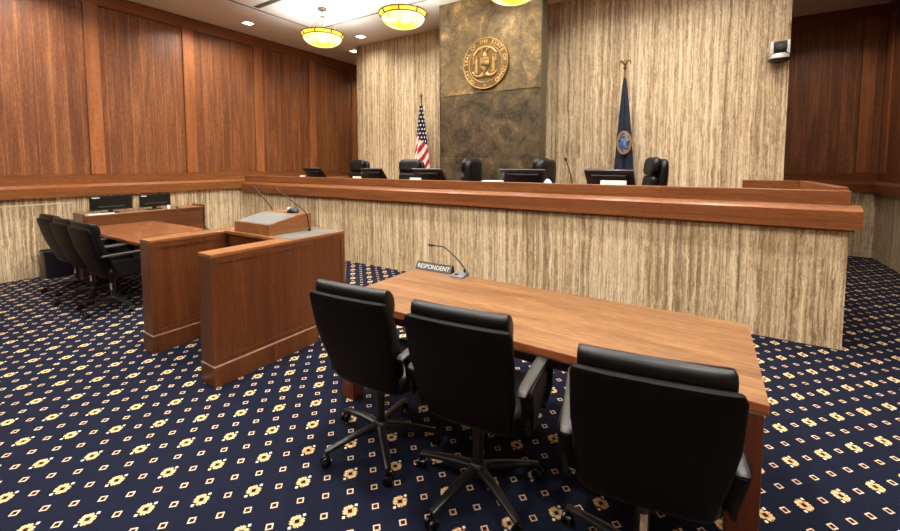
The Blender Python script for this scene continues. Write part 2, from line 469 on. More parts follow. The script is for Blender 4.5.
for sx in (-1, 1):
    tube(q, smooth_path([(sx*.03, -.17, .045), (sx*.10, -.21, .05), (sx*.19, -.17, .045), (sx*.23, -.12, .04)], 5), [.034-.0016*i for i in range(16)], 8, .016)
    for j in range(5): lathe(q, [(.016, 0), (.012, .012), (.003, .018)], 8, Matrix.Translation((sx*(.02+.025*j), -.20-.012*(j % 2), .045)))
sealpart('cornucopias', q, M_goldseal, smooth=True)

# ------------------------------------------------------------------ chairs
def backshell(w, z0, z1, y0, y1, t, corner=.06, wrap=.03, wb=.88, puff=0.0, n=40, rows=14, e=6):
    rings = []
    for i in range(rows+1):
        f = i/rows
        f = .5-.5*math.cos(PI*f) if True else f
        z = z0+(z1-z0)*f
        hw = w*(wb+(1-wb)*min(1, f*1.6))
        dt, db = (z1-z), (z-z0)
        for d in (dt, db):
            if d < corner: hw -= corner*(1-math.sqrt(max(0, 1-(1-d/corner)**2)))*(1 if d is dt else 1.2)
        th = t*(1+puff*math.sin(PI*f))
        if min(dt, db) < t: th *= max(.25, math.sqrt(max(0.06, 1-(1-min(dt, db)/t)**2)))
        yc = y0+(y1-y0)*f - .02*math.sin(PI*f)
        rings.append([(x, yc+y+wrap*(x/w)**2, z) for x, y in sup(hw, th, e, n)])
    bm = bmesh.new(); loft(bm, rings); return bm

def cushion(x, y0, y1, z0, z1, dome=.02, e=5, n=36, rows=8):
    rings = []
    for i in range(rows+1):
        f = i/rows; z = z0+(z1-z0)*f
        k = 1-.10*(abs(2*f-1)**4)
        rings.append([(a, (y0+y1)/2+b_, z+dome*f*(1-(a/x)**2)) for a, b_ in sup(x*k, (y1-y0)/2*k, e, n)])
    bm = bmesh.new(); loft(bm, rings); return bm

def make_base(root, r=.335, start=0, label_sticker=True):
    bs = bmesh.new(); lathe(bs, [(.03, .075), (.045, .085), (.05, .12), (.038, .145), (.03, .15)], 20)
    base = obj('star_base', bs, M_plastic, root, True)
    for k in range(5):
        a = start+k*2*PI/5; d = Vector((math.cos(a), math.sin(a), 0))
        q = bmesh.new()
        tube(q, smooth_path([d*.035+Vector((0, 0, .118)), d*.14+Vector((0, 0, .112)), d*.25+Vector((0, 0, .097)), d*r+Vector((0, 0, .082))], 4),
             [.027-.0009*i for i in range(13)], 12, [.017-.0004*i for i in range(13)], e=3)
        obj('star_leg', q, M_plastic, base, True)
    for k in range(5):
        a = start+k*2*PI/5; d = Vector((math.cos(a), math.sin(a), 0)); t = a+.7+k*1.3
        q = bmesh.new(); c = d*r
        lathe(q, [(.0055, .052), (.0055, .082)], 8, Matrix.Translation(c))
        ax = Matrix.Translation((c.x, c.y, .029)) @ Matrix.Rotation(t, 4, 'Z') @ Matrix.Rotation(PI/2, 4, 'Y')
        for s in (-1, 1):
            z0, z1 = sorted((s*.006, s*.024))
            lathe(q, [(.018, z0), (.0275, z0+.002), (.0285, (z0+z1)/2), (.0275, z1-.002), (.018, z1)], 18, ax)
        lathe(q, [(.014, -.006), (.014, .006)], 10, ax)
        box(q, -.012, .012, -.006, .006, .03, .058, M=Matrix.Translation((c.x, c.y, 0)) @ Matrix.Rotation(t, 4, 'Z'))
        obj('caster', q, M_wheel, base, True)
    q = bmesh.new(); lathe(q, [(.027, .14), (.027, .36), (.025, .365)], 18)
    lathe(q, [(.016, .30), (.016, .38)], 14); lift = obj('gas_lift', q, M_plastic, root, True)
    return base, lift

def make_task_chair():
    root = thing('conference_chair', '', 'chair')
    base, lift = make_base(root)
    q = bmesh.new()
    rr = [[(.0275*math.cos(a), .0275*math.sin(a), z) for a in [(-PI/2-.55)+i*.14 for i in range(9)]] for z in (.225, .30)]
    v = [[q.verts.new(p) for p in r] for r in rr]
    for i in range(8): q.faces.new((v[0][i], v[0][i+1], v[1][i+1], v[1][i]))
    q2 = obj('paper_label', q, M_paper, lift, True)
    q = bmesh.new(); box(q, -.09, .09, -.07, .14, .375, .407, .008); tube(q, [(.08, .02, .39), (.25, .03, .385)], .006, 8); obj('tilt_mechanism', q, M_plastic, root, True)
    obj('seat', cushion(.262, -.150, .315, .408, .508), M_leather, root, True)
    obj('backrest', backshell(.264, .410, .992, -.115, -.298, .024, .03, .016, .82), M_shell, root, True)
    # front cushion with the thick rolled top
    rings = []
    for z, th, dy, hw in ((.455, .006, .030, .19), (.47, .024, .034, .212), (.55, .036, .045, .226), (.70, .036, .046, .232), (.85, .033, .046, .236),
                          (.90, .032, .046, .238), (.92, .040, .053, .240), (.952, .048, .058, .242), (.988, .051, .060, .243), (1.014, .045, .060, .242), (1.035, .032, .060, .240), (1.045, .013, .060, .234)):
        yc = -.115-(z-.410)*.318+dy
        rings.append([(x, yc+y+.016*(x/.25)**2, z) for x, y in sup(hw, th, 9, 40)])
    q = bmesh.new(); loft(q, rings); obj('back_cushion', q, M_leather, root, True, 50)
    for s in (-1, 1):
        x = s*.289
        loop = smooth_path([(x*.96, -.07, .46), (x, -.105, .57), (x, -.13, .635), (x, -.10, .662), (x, .08, .664), (x, .22, .668), (x, .295, .660), (x, .322, .62), (x, .312, .53), (x, .28, .465), (x*.97, .18, .425)], 5)
        q = bmesh.new(); n = len(loop)
        tube(q, loop, [.030]*n, 14, [.015]*n, up=Vector((0, .01, 1)) if False else Vector((0, 0, 1)), e=3.5)
        arm = obj('armrest', q, M_shell, root, True)
        q = bmesh.new(); tube(q, smooth_path([(x*.97, -.19, .666), (x*.97, -.175, .675), (x*.98, -.03, .678), (x, .16, .680), (x*1.02, .285, .678), (x*1.02, .31, .668)], 4), [.012, .018, .022, .0235, .0245, .025, .026, .027, .028, .0285, .029, .0295, .030, .0305, .031, .031, .031, .030, .028, .024, .018], 14, .013, e=3); obj('arm_pad', q, M_arm, arm, True)
        q = bmesh.new(); prism(q, [(-.09, .43), (-.115, .60), (.18, .60), (.30, .56), (.26, .46), (.18, .425)], 'x', x-.012, x+.006); obj('arm_panel', q, M_leather, arm)
        box_ = bx(min(x, s*.20), max(x, s*.20), .02, .10, .385, .407); obj('arm_bracket', box_, M_plastic, arm)
    return root

task0 = make_task_chair()
CHAIRS = [
    (-1.612, 1.752, 5, 31, 'black leather swivel chair at the left end of the long pale table'),
    (-.952, 1.767, 6.5, 43, 'black leather swivel chair in the middle of the three at the pale table'),
    (-.172, 1.715, 9.8, 20, 'black leather swivel chair nearest the camera at the right end of the pale table'),
    (-5.85, 1.80, 4, 10, 'black swivel chair at the staff desk nearest the wooden lectern'),
    (-6.50, 1.80, 4, 50, 'black swivel chair between its two neighbours at the staff desk'),
    (-7.155, 1.82, 3, 25, 'black swivel chair at the staff desk beside the black waste bin'),
]
for i, (x, y, rz, st, lab) in enumerate(CHAIRS):
    o = task0 if i == 0 else copy_tree(task0)
    o.location = (x, y, 0); o.rotation_euler = (0, 0, math.radians(rz))
    o['label'] = lab; o['group'] = 'swivel chairs at the pale table' if i < 3 else 'swivel chairs at the staff desk'
    for ch in o.children:
        if ch.name.startswith('gas_lift'): ch.rotation_euler = (0, 0, PI if i < 2 else .3)
        if ch.name.startswith('star_base'): ch.rotation_euler = (0, 0, math.radians(st-rz))

def make_exec():
    root = thing('executive_chair', '', 'chair')
    make_base(root)
    q = bmesh.new(); box(q, -.09, .09, -.15, .12, .40, .437, .008); obj('tilt_mechanism', q, M_plastic, root)
    obj('seat', cushion(.27, -.20, .30, .438, .55, .03), M_leather_b, root, True)
    obj('backrest', backshell(.262, .47, 1.14, -.25, -.33, .05, .10, .03, .9, .25, e=4), M_leather_b, root, True)
    q = backshell(.225, .93, 1.165, -.205, -.245, .055, .09, .03, .95, .3, e=3); obj('head_cushion', q, M_leather_b, root, True)
    for z0, z1 in ((.56, .74), (.745, .925)):
        q = backshell(.215, z0, z1, -.17-.1*(z0-.5), -.19-.1*(z0-.5), .05, .06, .03, 1, .3, e=3); obj('lumbar_cushion', q, M_leather_b, root, True)
    for s in (-1, 1):
        q = bmesh.new(); tube(q, smooth_path([(s*.29, -.2, .50), (s*.31, -.1, .60), (s*.31, .1, .615), (s*.31, .24, .59), (s*.28, .2, .48)], 5), .03, 10, .02); obj('armrest', q, M_plastic, root, True)
    return root
exec0 = make_exec()
for i, (px, py, rz, lab) in enumerate([
    (-5.93, 5.60, 172, 'black padded high-back chair leftmost behind the bench, before the left end of the stone wall'),
    (-4.55, 5.60, 185, 'black padded high-back chair behind the bench in front of the american flag'),
    (-3.46, 5.66, 95, 'black padded high-back chair behind the bench below the bronze seal'),
    (-2.23, 5.66, 84, 'black padded high-back chair behind the bench at the right edge of the bronze panel'),
    (-.80, 5.80, 112, 'black padded high-back chair behind the bench turned sideways, right of the blue flag')]):
    o = exec0 if i == 0 else copy_tree(exec0)
    o.location = (px, py, .62); o.rotation_euler = (0, 0, math.radians(rz)); o['label'] = lab; o['group'] = 'high-back chairs behind the bench'

# ------------------------------------------------------------------ long pale table
TX0, TX1, TY0, TY1 = -2.205, .243, 1.965, 2.92
tb = thing('conference_table', 'long pale wood table in front of the bench with a name plate on it', 'table', (-.98, 2.44, 0))
part('table_top', bx(TX0, TX1, TY0, TY1, .702, .74), M_table, tb)
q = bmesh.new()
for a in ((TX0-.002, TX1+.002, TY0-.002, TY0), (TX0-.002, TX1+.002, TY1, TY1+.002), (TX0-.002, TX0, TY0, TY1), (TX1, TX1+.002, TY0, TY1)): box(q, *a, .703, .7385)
part('edge_shade_band', q, M_table_edge_shade, tb)  # added band, its wood tint stands in for shade on the vertical edges
part('metal_reveal', bx(TX0+.006, TX1-.006, TY0+.006, TY1-.006, .690, .7015), M_strip, tb)
part('apron', bx(TX0+.06, TX1-.06, TY0+.09, TY1-.09, .60, .6895), M_table_leg, tb)
for x in (TX0+.02, TX1-.012-.115):
    for y in (TY0+.006, TY1-.006-.10): part('leg', bx(x, x+.115, y, y+.10, 0, .6895, .003, 1), M_table_leg, tb)

pl = thing('name_plate', 'black wedge name plate lettered RESPONDENT on the pale table', 'sign', (-2.02, 2.885, .741), math.radians(1))
q = bmesh.new(); prism(q, [(0, 0), (.075, 0), (.055, .062), (.035, .062)], 'x', -.188, .188); obj('wedge', q, M_plastic, pl)
sl = math.atan2(.062, .035)
Mt = Matrix.Translation((0, .0165, .031)) @ Matrix.Rotation(sl, 4, 'X')
q = bx(-.186, .186, -.033, .033, -.0008, .0008); bmesh.ops.transform(q, matrix=Mt, verts=q.verts); obj('face_plate', q, plain('name_plate_face', (74, 72, 70), .35, .2), pl)
q = text_mesh('RESPONDENT', .054, .0006, None, Mt @ Matrix.Translation((0, 0, .0016))); obj('lettering', q, M_label, pl)

def gooseneck(name, label, loc, pts, base='foot', group=None, tipr=.011):
    t = thing(name, label, 'microphone', loc, 0, group)
    q = bmesh.new(); tube(q, smooth_path(pts, 6), .0065, 8); obj('gooseneck', q, M_plastic, t, True)
    d = (Vector(pts[-1])-Vector(pts[-2])).normalized(); e_ = Vector(pts[-1])
    q = bmesh.new(); tube(q, [e_-d*.005, e_, e_+d*.015, e_+d*.04, e_+d*.05], [.005, tipr, tipr*1.25, tipr*1.1, tipr*.5], 12); obj('capsule', q, M_plastic, t, True)
    return t
mic = gooseneck('table_microphone', 'gooseneck microphone on a grey wedge base beside the name plate', (-1.735, 2.87, .741), [(.03, .05, .045), (.02, .05, .07), (-.05, .045, .14), (-.15, .02, .225), (-.21, .0, .24), (-.255, -.01, .242)])
q = bmesh.new()
loft(q, [[(x, y, 0) for x, y in ((-.062, -.045), (.062, -.045), (.062, .075), (-.062, .075))], [(x, y, .010 if y < 0 else .036) for x, y in ((-.058, -.04), (.058, -.04), (.05, .07), (-.05, .07))]])
obj('microphone_base', q, plain('microphone_grey', (92, 92, 90), .4), mic); q = bmesh.new(); lathe(q, [(.012, .03), (.012, .055), (.008, .06)], 12, Matrix.Translation((.03, .05, .0))); obj('collar', q, M_plastic, mic)
obj('push_button', bx(-.03, -.005, -.02, .005, .010, .025), M_plastic, mic)

# ------------------------------------------------------------------ lectern
LX0, LX1, LY0, LY1, LZ, LT = -4.29, -3.075, 1.53, 2.84, 1.02, .185
lec = thing('lectern', 'tall mahogany speaker lectern with two side panels and a grey counter', 'lectern', ((LX0+LX1)/2, 2.2, 0))
def pod_panel(x0, x1, y0, y1, name, faces):
    p = part(name, bx(x0, x1, y0, y1, 0, LZ-.026), M_pod, lec)
    return p
for x0 in (LX0, LX1-LT):
    x1 = x0+LT; top = LZ-.026
    p = part('side_panel', bx(x0+.008, x1-.008, LY0+.018, LY1-.001, 0, top-.001), M_pod, lec)
    for face in (x0, x1-.0075):                 # stiles and rails that frame the recessed field of each face
        q = bmesh.new(); ys = LY0
        w_ = .045
        box(q, face, face+.0075, ys, ys+w_, .165, top); box(q, face, face+.0075, LY1-w_, LY1, .165, top)
        box(q, face, face+.0075, ys+w_, LY1-w_, top-.05, top); box(q, face, face+.0075, ys+w_, LY1-w_, .165, .205)

        obj('panel_frame', q, M_pod, p).location = -Vector(p.matrix_basis.translation) if False else (0, 0, 0)
    obj('end_board', bx(x0+.008, x1-.008, LY0, LY0+.0175, .165, top), M_pod, p)
    q = bmesh.new(); box(q, x0-.006, x1+.006, LY0-.006, LY1, 0, .155, .003, 1); obj('plinth', q, M_pod, p)
    obj('plinth_strip', bx(x0-.005, x1+.005, LY0-.005, LY1, .155, .164), M_strip, p)
    part('top_rim', bx(x0-.001, x1+.001, LY0-.001, LY1+.001, top, LZ, .003, 1), M_pod_rim, lec)
CYF = 2.19
part('front_board', bx(LX0+LT, LX1-LT, LY1-.06, LY1, 0, .994), M_pod, lec)
part('inner_board', bx(LX0+LT, LX1-LT, CYF+.03, CYF+.06, .55, .994), M_pod, lec)
part('counter_edge', bx(LX0+LT+.006, LX1-LT-.006, CYF, CYF+.055, .994, LZ), M_pod_rim, lec)
part('counter', bx(LX0+LT+.006, LX1-LT-.006, CYF+.055, LY1-.03, .990, LZ-.0005), M_grey_lam, lec)
part('counter_inlay', bx(LX1-LT-.006, LX1-.03, CYF+.055, LY1-.03, LZ, LZ+.002), M_grey_lam, lec)
part('counter_back_edge', bx(LX0+LT+.006, LX1-LT-.006, LY1-.03, LY1+.004, .994, LZ), M_pod_rim, lec)

rb = thing('reading_desk', 'mahogany sloped reading box with grey top on the lectern counter', 'box', (-3.71, 2.46, 1.0185))
RX0, RX1, RY0, RY1 = -4.0, -3.42, 2.235, 2.71
prof = [(RY0, 0.002), (RY1, 0.002), (RY1, .175), (2.56, .168), (RY0, .103)]
q = bmesh.new(); prism(q, [(y-2.46, z) for y, z in prof], 'x', RX0+3.71, RX1+3.71); obj('box_body', q, M_pod_rim, rb)
q = bmesh.new(); sl = math.atan2(.065, 2.56-RY0)
box(q, RX0+3.71+.012, RX1+3.71-.012, .012, (2.56-RY0)/math.cos(sl)-.004, 0, .003, M=Matrix.Translation((0, RY0-2.46, .103)) @ Matrix.Rotation(sl, 4, 'X')); obj('sloped_top', q, M_grey_lam, rb)
gm = gooseneck('lectern_microphone', 'thin black gooseneck microphone left of the sloped reading box', (-4.05, 2.74, 1.0197), [(0, 0, .004), (-.0, -.01, .10), (-.05, -.05, .22), (-.16, -.12, .38), (-.175, -.13, .40)], group='lectern microphones', tipr=.007)
q = bmesh.new(); lathe(q, [(.014, 0), (.014, .02), (.007, .03)], 12); obj('mount', q, M_plastic, gm)
gm = gooseneck('lectern_microphone', 'thin black gooseneck microphone right of the sloped reading box', (-3.36, 2.64, 1.0197), [(0, 0, .004), (-.0, -.01, .08), (-.035, -.02, .19), (-.22, -.04, .30), (-.40, -.05, .385), (-.43, -.05, .40)], group='lectern microphones', tipr=.007)
q = bmesh.new(); lathe(q, [(.014, 0), (.014, .02), (.007, .03)], 12); obj('mount', q, M_plastic, gm)
ph = thing('remote_clicker', 'small black and silver rounded device on the top of the reading box', 'device', (-3.62, 2.64, 1.1905))
q = bmesh.new(); loft(q, [[(x, y, z) for x, y in sup(a, b_, 2.4, 20)] for a, b_, z in ((.07, .045, .002), (.074, .048, .012), (.066, .042, .03), (.045, .03, .05), (.02, .012, .058))]); obj('body', q, M_plastic, ph, True)
q = bmesh.new(); loft(q, [[(x-.03, y-.02, z) for x, y in sup(a, b_, 2, 16)] for a, b_, z in ((.030, .024, .022), (.028, .022, .045), (.01, .008, .056))]); obj('silver_cap', q, M_silver, ph, True)

# ------------------------------------------------------------------ staff desk, credenza, bin
sd = thing('staff_desk', 'reddish wood staff desk behind the lectern with a credenza at its far end', 'desk', (-6.9, 2.55, 0))
DX0, DX1, DY0, DY1 = -7.905, -5.60, 2.04, 3.03
part('table_top', bx(DX0, DX1, DY0, DY1, .702, .74, .003, 1), M_desk, sd)
part('apron', bx(DX0+.06, DX1-.06, DY0+.3, DY1-.09, .45, .7015), M_table_leg, sd)
for x in (DX0+.012, DX1-.127):
    for y in (DY0+.006, DY1-.106): part('leg', bx(x, x+.115, y, y+.10, 0, .7015, .003, 1), M_table_leg, sd)
cr = thing('credenza', 'low wood credenza against the left stone wall carrying two black monitors', 'cabinet', (-8.1, 3.0, 0))
part('cabinet_body', bx(-8.34, -7.95, 2.14, 3.85, 0, .885), M_cred, cr)
part('front_panel', bx(-7.949, -7.93, 2.15, 3.84, .05, .875), M_cred, cr)
part('cabinet_top', bx(-8.345, -7.925, 2.14, 3.85, .886, .908, .003, 1), M_pod_rim, cr)
for y in (2.115, 3.8505): part('end_panel', bx(-8.345, -7.915, y, y+.024, 0, .938, .003, 1), M_cred, cr)

def monitor(label, loc, rz, w, h, tilt=0, name='monitor', group=None, stand=.06, curve=False):
    """screen faces local -y ; base on z=0"""
    t = thing(name, label, 'monitor', loc, rz, group)
    R_ = Matrix.Translation((0, 0, stand)) @ Matrix.Rotation(tilt, 4, 'X')
    q = bmesh.new(); box(q, -w/2, w/2, -.012, .012, 0, h, .004, 2, R_); box(q, -w*.36, w*.36, .012, .04, h*.16, h*.84, .01, 2, R_); obj('housing', q, M_plastic, t, True)
    q = bx(-w/2+.012, w/2-.012, -.014, -.0122, .018, h-.012); bmesh.ops.transform(q, matrix=R_, verts=q.verts); obj('screen', q, M_screen, t)
    q = bmesh.new(); loft(q, [[(x, y+.05, z) for x, y in sup(.11, .075, 4, 20)] for z in (0, .012)]); box(q, -.03, .03, .035, .065, .012, stand+h*.35, .004); obj('stand', q, M_plastic, t)
    return t
m1 = monitor('wider black monitor on the credenza, nearer the waste bin', (-8.10, 2.53, .909), PI/2, .56, .235, 0, group='credenza monitors', stand=.05)
obj('logo_label', bx(-.25, -.15, -.0155, -.0142, .245, .262), M_label, m1)
m2 = monitor('narrower black monitor on the credenza, nearer the bench', (-8.10, 3.145, .909), PI/2, .47, .22, 0, group='credenza monitors', stand=.05)
obj('logo_label', bx(-.21, -.13, -.0155, -.0142, .232, .248), M_label, m2)
for m_ in (m1, m2):
    obj('sound_bar', bx(-.17, .17, -.024, -.0145, .10, .115, .003), M_arm, m_)
pp = tag(obj('paper_sheets', bx(-.045, .045, -.16, .16, 0, .012), M_paper, None, loc=(-7.985, 2.36, .909)), 'white papers lying on the credenza in front of the wider monitor', 'paper')
pp['label'] = 'white papers lying on the credenza below the wider monitor'
q = bmesh.new(); lathe(q, [(.022, 0), (.022, .06), (.018, .065)], 14); tag(obj('paper_cup', q, M_paper, None, True, loc=(-7.985, 3.30, .909)), 'tiny white cup on the credenza before the narrower monitor', 'cup')
g = gooseneck('desk_microphone', 'thin black gooseneck microphone at the far corner of the staff desk', (-6.02, 2.95, .741), [(0, 0, .004), (-.03, 0, .08), (-.25, 0, .15), (-.62, .0, .24), (-.80, 0, .275), (-.82, 0, .28)], tipr=.010)
q = bmesh.new(); lathe(q, [(.05, 0), (.048, .02), (.02, .035)], 14); obj('mount', q, M_plastic, g)

bn = thing('waste_bin', 'black rectangular waste bin on the carpet against the left stone wall', 'bin', (-8.24, 1.89, 0))
q = bmesh.new(); loft(q, [[(x, y, z) for x, y in sup(a, c_, 8, 28)] for a, c_, z in ((.105, .15, 0), (.125, .18, .395), (.13, .185, .40), (.13, .185, .41), (.12, .172, .41), (.10, .145, .02))]); obj('bin_body', q, plain('bin_plastic', (14, 17, 24), .4), bn, True)
q = bmesh.new(); tube(q, [(x, y, .41) for x, y in sup(.126, .18, 8, 28)], .006, 6, closed=True); obj('rolled_rim', q, M_plastic, bn, True)

# ------------------------------------------------------------------ things on the bench
DZ = 1.3105
for i, (x, y, rz, w, lab) in enumerate([
    (-6.34, 5.26, 186, .46, 'leftmost black tilted monitor on the bench, seen against the wood wall'),
    (-4.81, 5.26, 184, .46, 'black tilted monitor on the bench before the leftmost padded chair'),
    (-3.64, 5.26, 182, .54, 'black tilted monitor on the bench left of the bronze panel'),
    (-2.07, 5.26, 180, .64, 'wide black tilted monitor on the bench at the right part of the bronze panel'),
    (-.97, 5.26, 178, .56, 'black tilted monitor on the bench below the blue flag')]):
    monitor(lab, (x, y, DZ), math.radians(rz), w, .34, math.radians(-42), 'bench_monitor', 'bench monitors', .06)
for i, (x, y, w, h, lab) in enumerate([
    (-6.66, 5.1, .15, .165, 'small white name card at the left end of the bench'),
    (-5.14, 5.06, .20, .17, 'white name card on the bench left of the second monitor'),
    (-3.86, 5.06, .22, .17, 'white name card on the bench before the third monitor'),
    (-.92, 5.06, .29, .19, 'white name card on the bench before the monitor under the blue flag')]):
    c = thing('name_card', lab, 'card', (x, y, DZ), 0, 'white cards on the bench')
    q = bmesh.new(); prism(q, [(-.03, 0), (.03, 0), (.002, h), (-.002, h)], 'x', -w/2, w/2); obj('folded_card', q, M_paper, c)
q = bmesh.new()
for k in range(4): box(q, -.13+.004*k, .13+.003*k, -.1, .1, .038*k, .038*k+.036)
tag(obj('paper_stack', q, M_paper, None, loc=(-2.56, 5.14, DZ)), 'low stack of white papers on the bench left of the wide monitor', 'paper')
q = bmesh.new(); box(q, -.08, .08, -.05, .05, 0, .12, .01); loft(q, [[(x, y, z) for x, y in sup(a, a*.7, 2.5, 14)] for a, z in ((.05, .12), (.055, .14), (.03, .175), (.008, .19))])
tag(obj('tissue_box', q, M_paper, None, loc=(-1.74, 5.12, DZ)), 'white tissue box on the bench right of the wide monitor', 'box')
g = gooseneck('bench_microphone', 'thin gooseneck microphone on the bench between the padded chair and the blue flag monitor', (-1.46, 5.28, DZ), [(0, 0, .004), (0, 0, .10), (-.03, -.01, .26), (-.07, -.03, .40), (-.078, -.035, .425)], tipr=.015)
q = bmesh.new(); lathe(q, [(.04, 0), (.036, .015), (.01, .025)], 14); obj('mount', q, M_plastic, g)
g = gooseneck('bench_microphone', 'thin gooseneck microphone tip rising just behind the wide bench monitor', (-2.50, 5.48, DZ), [(0, 0, .004), (0, 0, .1), (-.0, -.02, .25), (0, -.03, .34)], tipr=.012)
q = bmesh.new(); lathe(q, [(.04, 0), (.036, .015), (.01, .025)], 14); obj('mount', q, M_plastic, g)

# ------------------------------------------------------------------ flags
def flag_cloth(z0, z1, w1, depth, folds, mat, seed):
    rng = random.Random(seed); n, m = 72, 40; bm = bmesh.new(); uv = bm.loops.layers.uv.new('UVMap')
    ph_ = [rng.uniform(0, 6) for _ in range(3)]
    V = []
    for j in range(m+1):
        t = j/m; z = z1-(z1-z0)*t
        hw = w1*(.09+.91*t**.8); dp = depth*(.15+.85*t)
        row = []
        for i in range(n):
            a = 2*PI*i/n
            r = 1+.24*math.sin(folds*a+ph_[0]+.8*t)+.10*math.sin((folds*2+1)*a+ph_[1])
            zz = z if j < m else z-.04*math.sin(folds*a+ph_[2])
            row.append(bm.verts.new((hw*r*math.cos(a)+w1*.12*t, dp*r*math.sin(a), zz)))
        V.append(row)
    for j in range(m):
        for i in range(n):
            f = bm.faces.new((V[j][i], V[j][(i+1) % n], V[j+1][(i+1) % n], V[j+1][i]))
            for lp, (ii, jj) in zip(f.loops, ((i, j), (i+1, j), (i+1, j+1), (i, j+1))): lp[uv].uv = (ii/n, 1-jj/m)
    bm.faces.new(V[0])
    return bm
def us_mat():
    k = N('flag_cloth_stars_stripes'); tc = k.add('ShaderNodeTexCoord'); sep = k.add('ShaderNodeSeparateXYZ'); k.l.new(tc.outputs['Object'], sep.inputs[0])
    x, z = sep.outputs[0], sep.outputs[2]
    d = k.math('ADD', k.math('MULTIPLY', x, 6.6), k.math('MULTIPLY', z, -3.6))          # stripes slant as the cloth hangs
    st = k.math('GREATER_THAN', k.math('FRACT', d), .5)
    col = k.mix(st, lin((176, 36, 44)), lin((232, 224, 216)))
    can = k.math('GREATER_THAN', k.math('ADD', z, k.math('MULTIPLY', x, .9)), 1.60)
    u = k.math('ADD', k.math('MULTIPLY', x, 20), 100); v = k.math('MULTIPLY', z, 12)
    odd = k.math('MULTIPLY', k.math('FLOOR', v), .5)
    fu = k.math('SUBTRACT', k.math('FRACT', k.math('ADD', u, odd)), .5); fv = k.math('SUBTRACT', k.math('FRACT', v), .5)
    star = k.math('LESS_THAN', k.math('ADD', k.math('ABSOLUTE', fu), k.math('ABSOLUTE', fv)), .30)
    cc = k.mix(star, lin((26, 28, 58)), lin((226, 222, 216)))
    return k.fin(k.mix(can, col, cc), .75, 0, .2)
def blue_mat():
    k = N('flag_cloth_navy'); f = k.noise(k.coord(), 18, 3)
    return k.fin(k.ramp(f, [(.3, (22, 26, 44)), (.7, (38, 44, 66))]), .7, 0, .25)
def seal_flag_mat():
    k = N('flag_seal_embroidery'); tc = k.add('ShaderNodeTexCoord'); sep = k.add('ShaderNodeSeparateXYZ'); k.l.new(tc.outputs['Object'], sep.inputs[0])
    f = k.noise(k.coord(), 14, 3, .6, 1.0)
    return k.fin(k.ramp(f, [(.38, (50, 66, 128)), (.5, (92, 126, 182)), (.58, (170, 178, 190)), (.68, (196, 160, 90))]), .7)
FZ = .6205
def flag_stand(name, label, x, y, top, cloth_top, cloth_bot, w, folds, mat, seed, finial):
    t = thing(name, label, 'flag', (x, y, FZ))
    q = bmesh.new(); lathe(q, [(.16, 0), (.155, .02), (.06, .05), (.03, .10), (.022, .13)], 28); obj('stand', q, M_brass, t, True)
    q = bmesh.new(); lathe(q, [(.014, .12), (.014, top-FZ-.16)], 12); obj('pole', q, M_pod_rim, t, True)
    q = flag_cloth(cloth_bot-FZ, cloth_top-FZ, w, w*.8, folds, mat, seed); c = obj('cloth', q, mat, t, True, 80)
    q = bmesh.new(); z = top-FZ-.16
    if finial == 'eagle':
        lathe(q, [(.018, z-.02), (.012, z+.0), (.03, z+.03), (.012, z+.055)], 14)
        loft(q, [[(x_, y_, zz) for x_, y_ in sup(a, a*.7, 2, 10)] for a, zz in ((.008, z+.05), (.026, z+.08), (.024, z+.11), (.012, z+.13), (.014, z+.145), (.004, z+.16))])
        for s in (-1, 1):
            tube(q, smooth_path([(s*.015, 0, z+.10), (s*.05, 0, z+.14), (s*.075, 0, z+.12), (s*.078, 0, z+.07)], 4), [.02-.0012*i for i in range(13)], 8, .006, up=Vector((0, 1, 0)))
    else:
        lathe(q, [(.018, z-.02), (.012, z), (.022, z+.02), (.01, z+.04), (.034, z+.075), (.03, z+.10), (.01, z+.125), (.004, z+.16)], 16)
    obj('finial', q, M_brass, t, True)
    return t, c
fl, _ = flag_stand('american_flag', 'american flag draped on a pole behind the bench, left of the bronze panel', -4.99, 6.75, 3.18, 2.93, 1.20, .20, 4, us_mat(), 3, 'ball')
fl, cl = flag_stand('state_flag', 'navy blue state flag with round seal draped on a pole behind the bench', -1.10, 6.75, 3.30, 3.02, 1.10, .155, 4, blue_mat(), 11, 'eagle')
q = bmesh.new()      # embroidered roundel and lettered gold ring lying over the folds
def roundel(r0, r1, off, zc, xc, mat, name, n=36):
    bm = bmesh.new(); rr = [[bm.verts.new((xc+r*.62*math.cos(2*PI*i/n), -.170-off-.02*math.cos(2*PI*i/n)*r/.2+.05*abs(math.cos(2*PI*i/n))*r/.2, zc+r*math.sin(2*PI*i/n))) for i in range(n)] for r in (r0, r1)]
    for i in range(n): bm.faces.new((rr[0][i], rr[0][(i+1) % n], rr[1][(i+1) % n], rr[1][i]))
    if r0 < .02: bm.faces.new(rr[0])
    bmesh.ops.solidify(bm, geom=bm.faces[:], thickness=.004)
    return obj(name, bm, mat, cl)
roundel(.005, .140, 0, 1.40, .035, seal_flag_mat(), 'flag_seal')
roundel(.142, .178, 0, 1.40, .035, plain('gold_embroidery', (196, 156, 66), .6), 'flag_seal_ring')

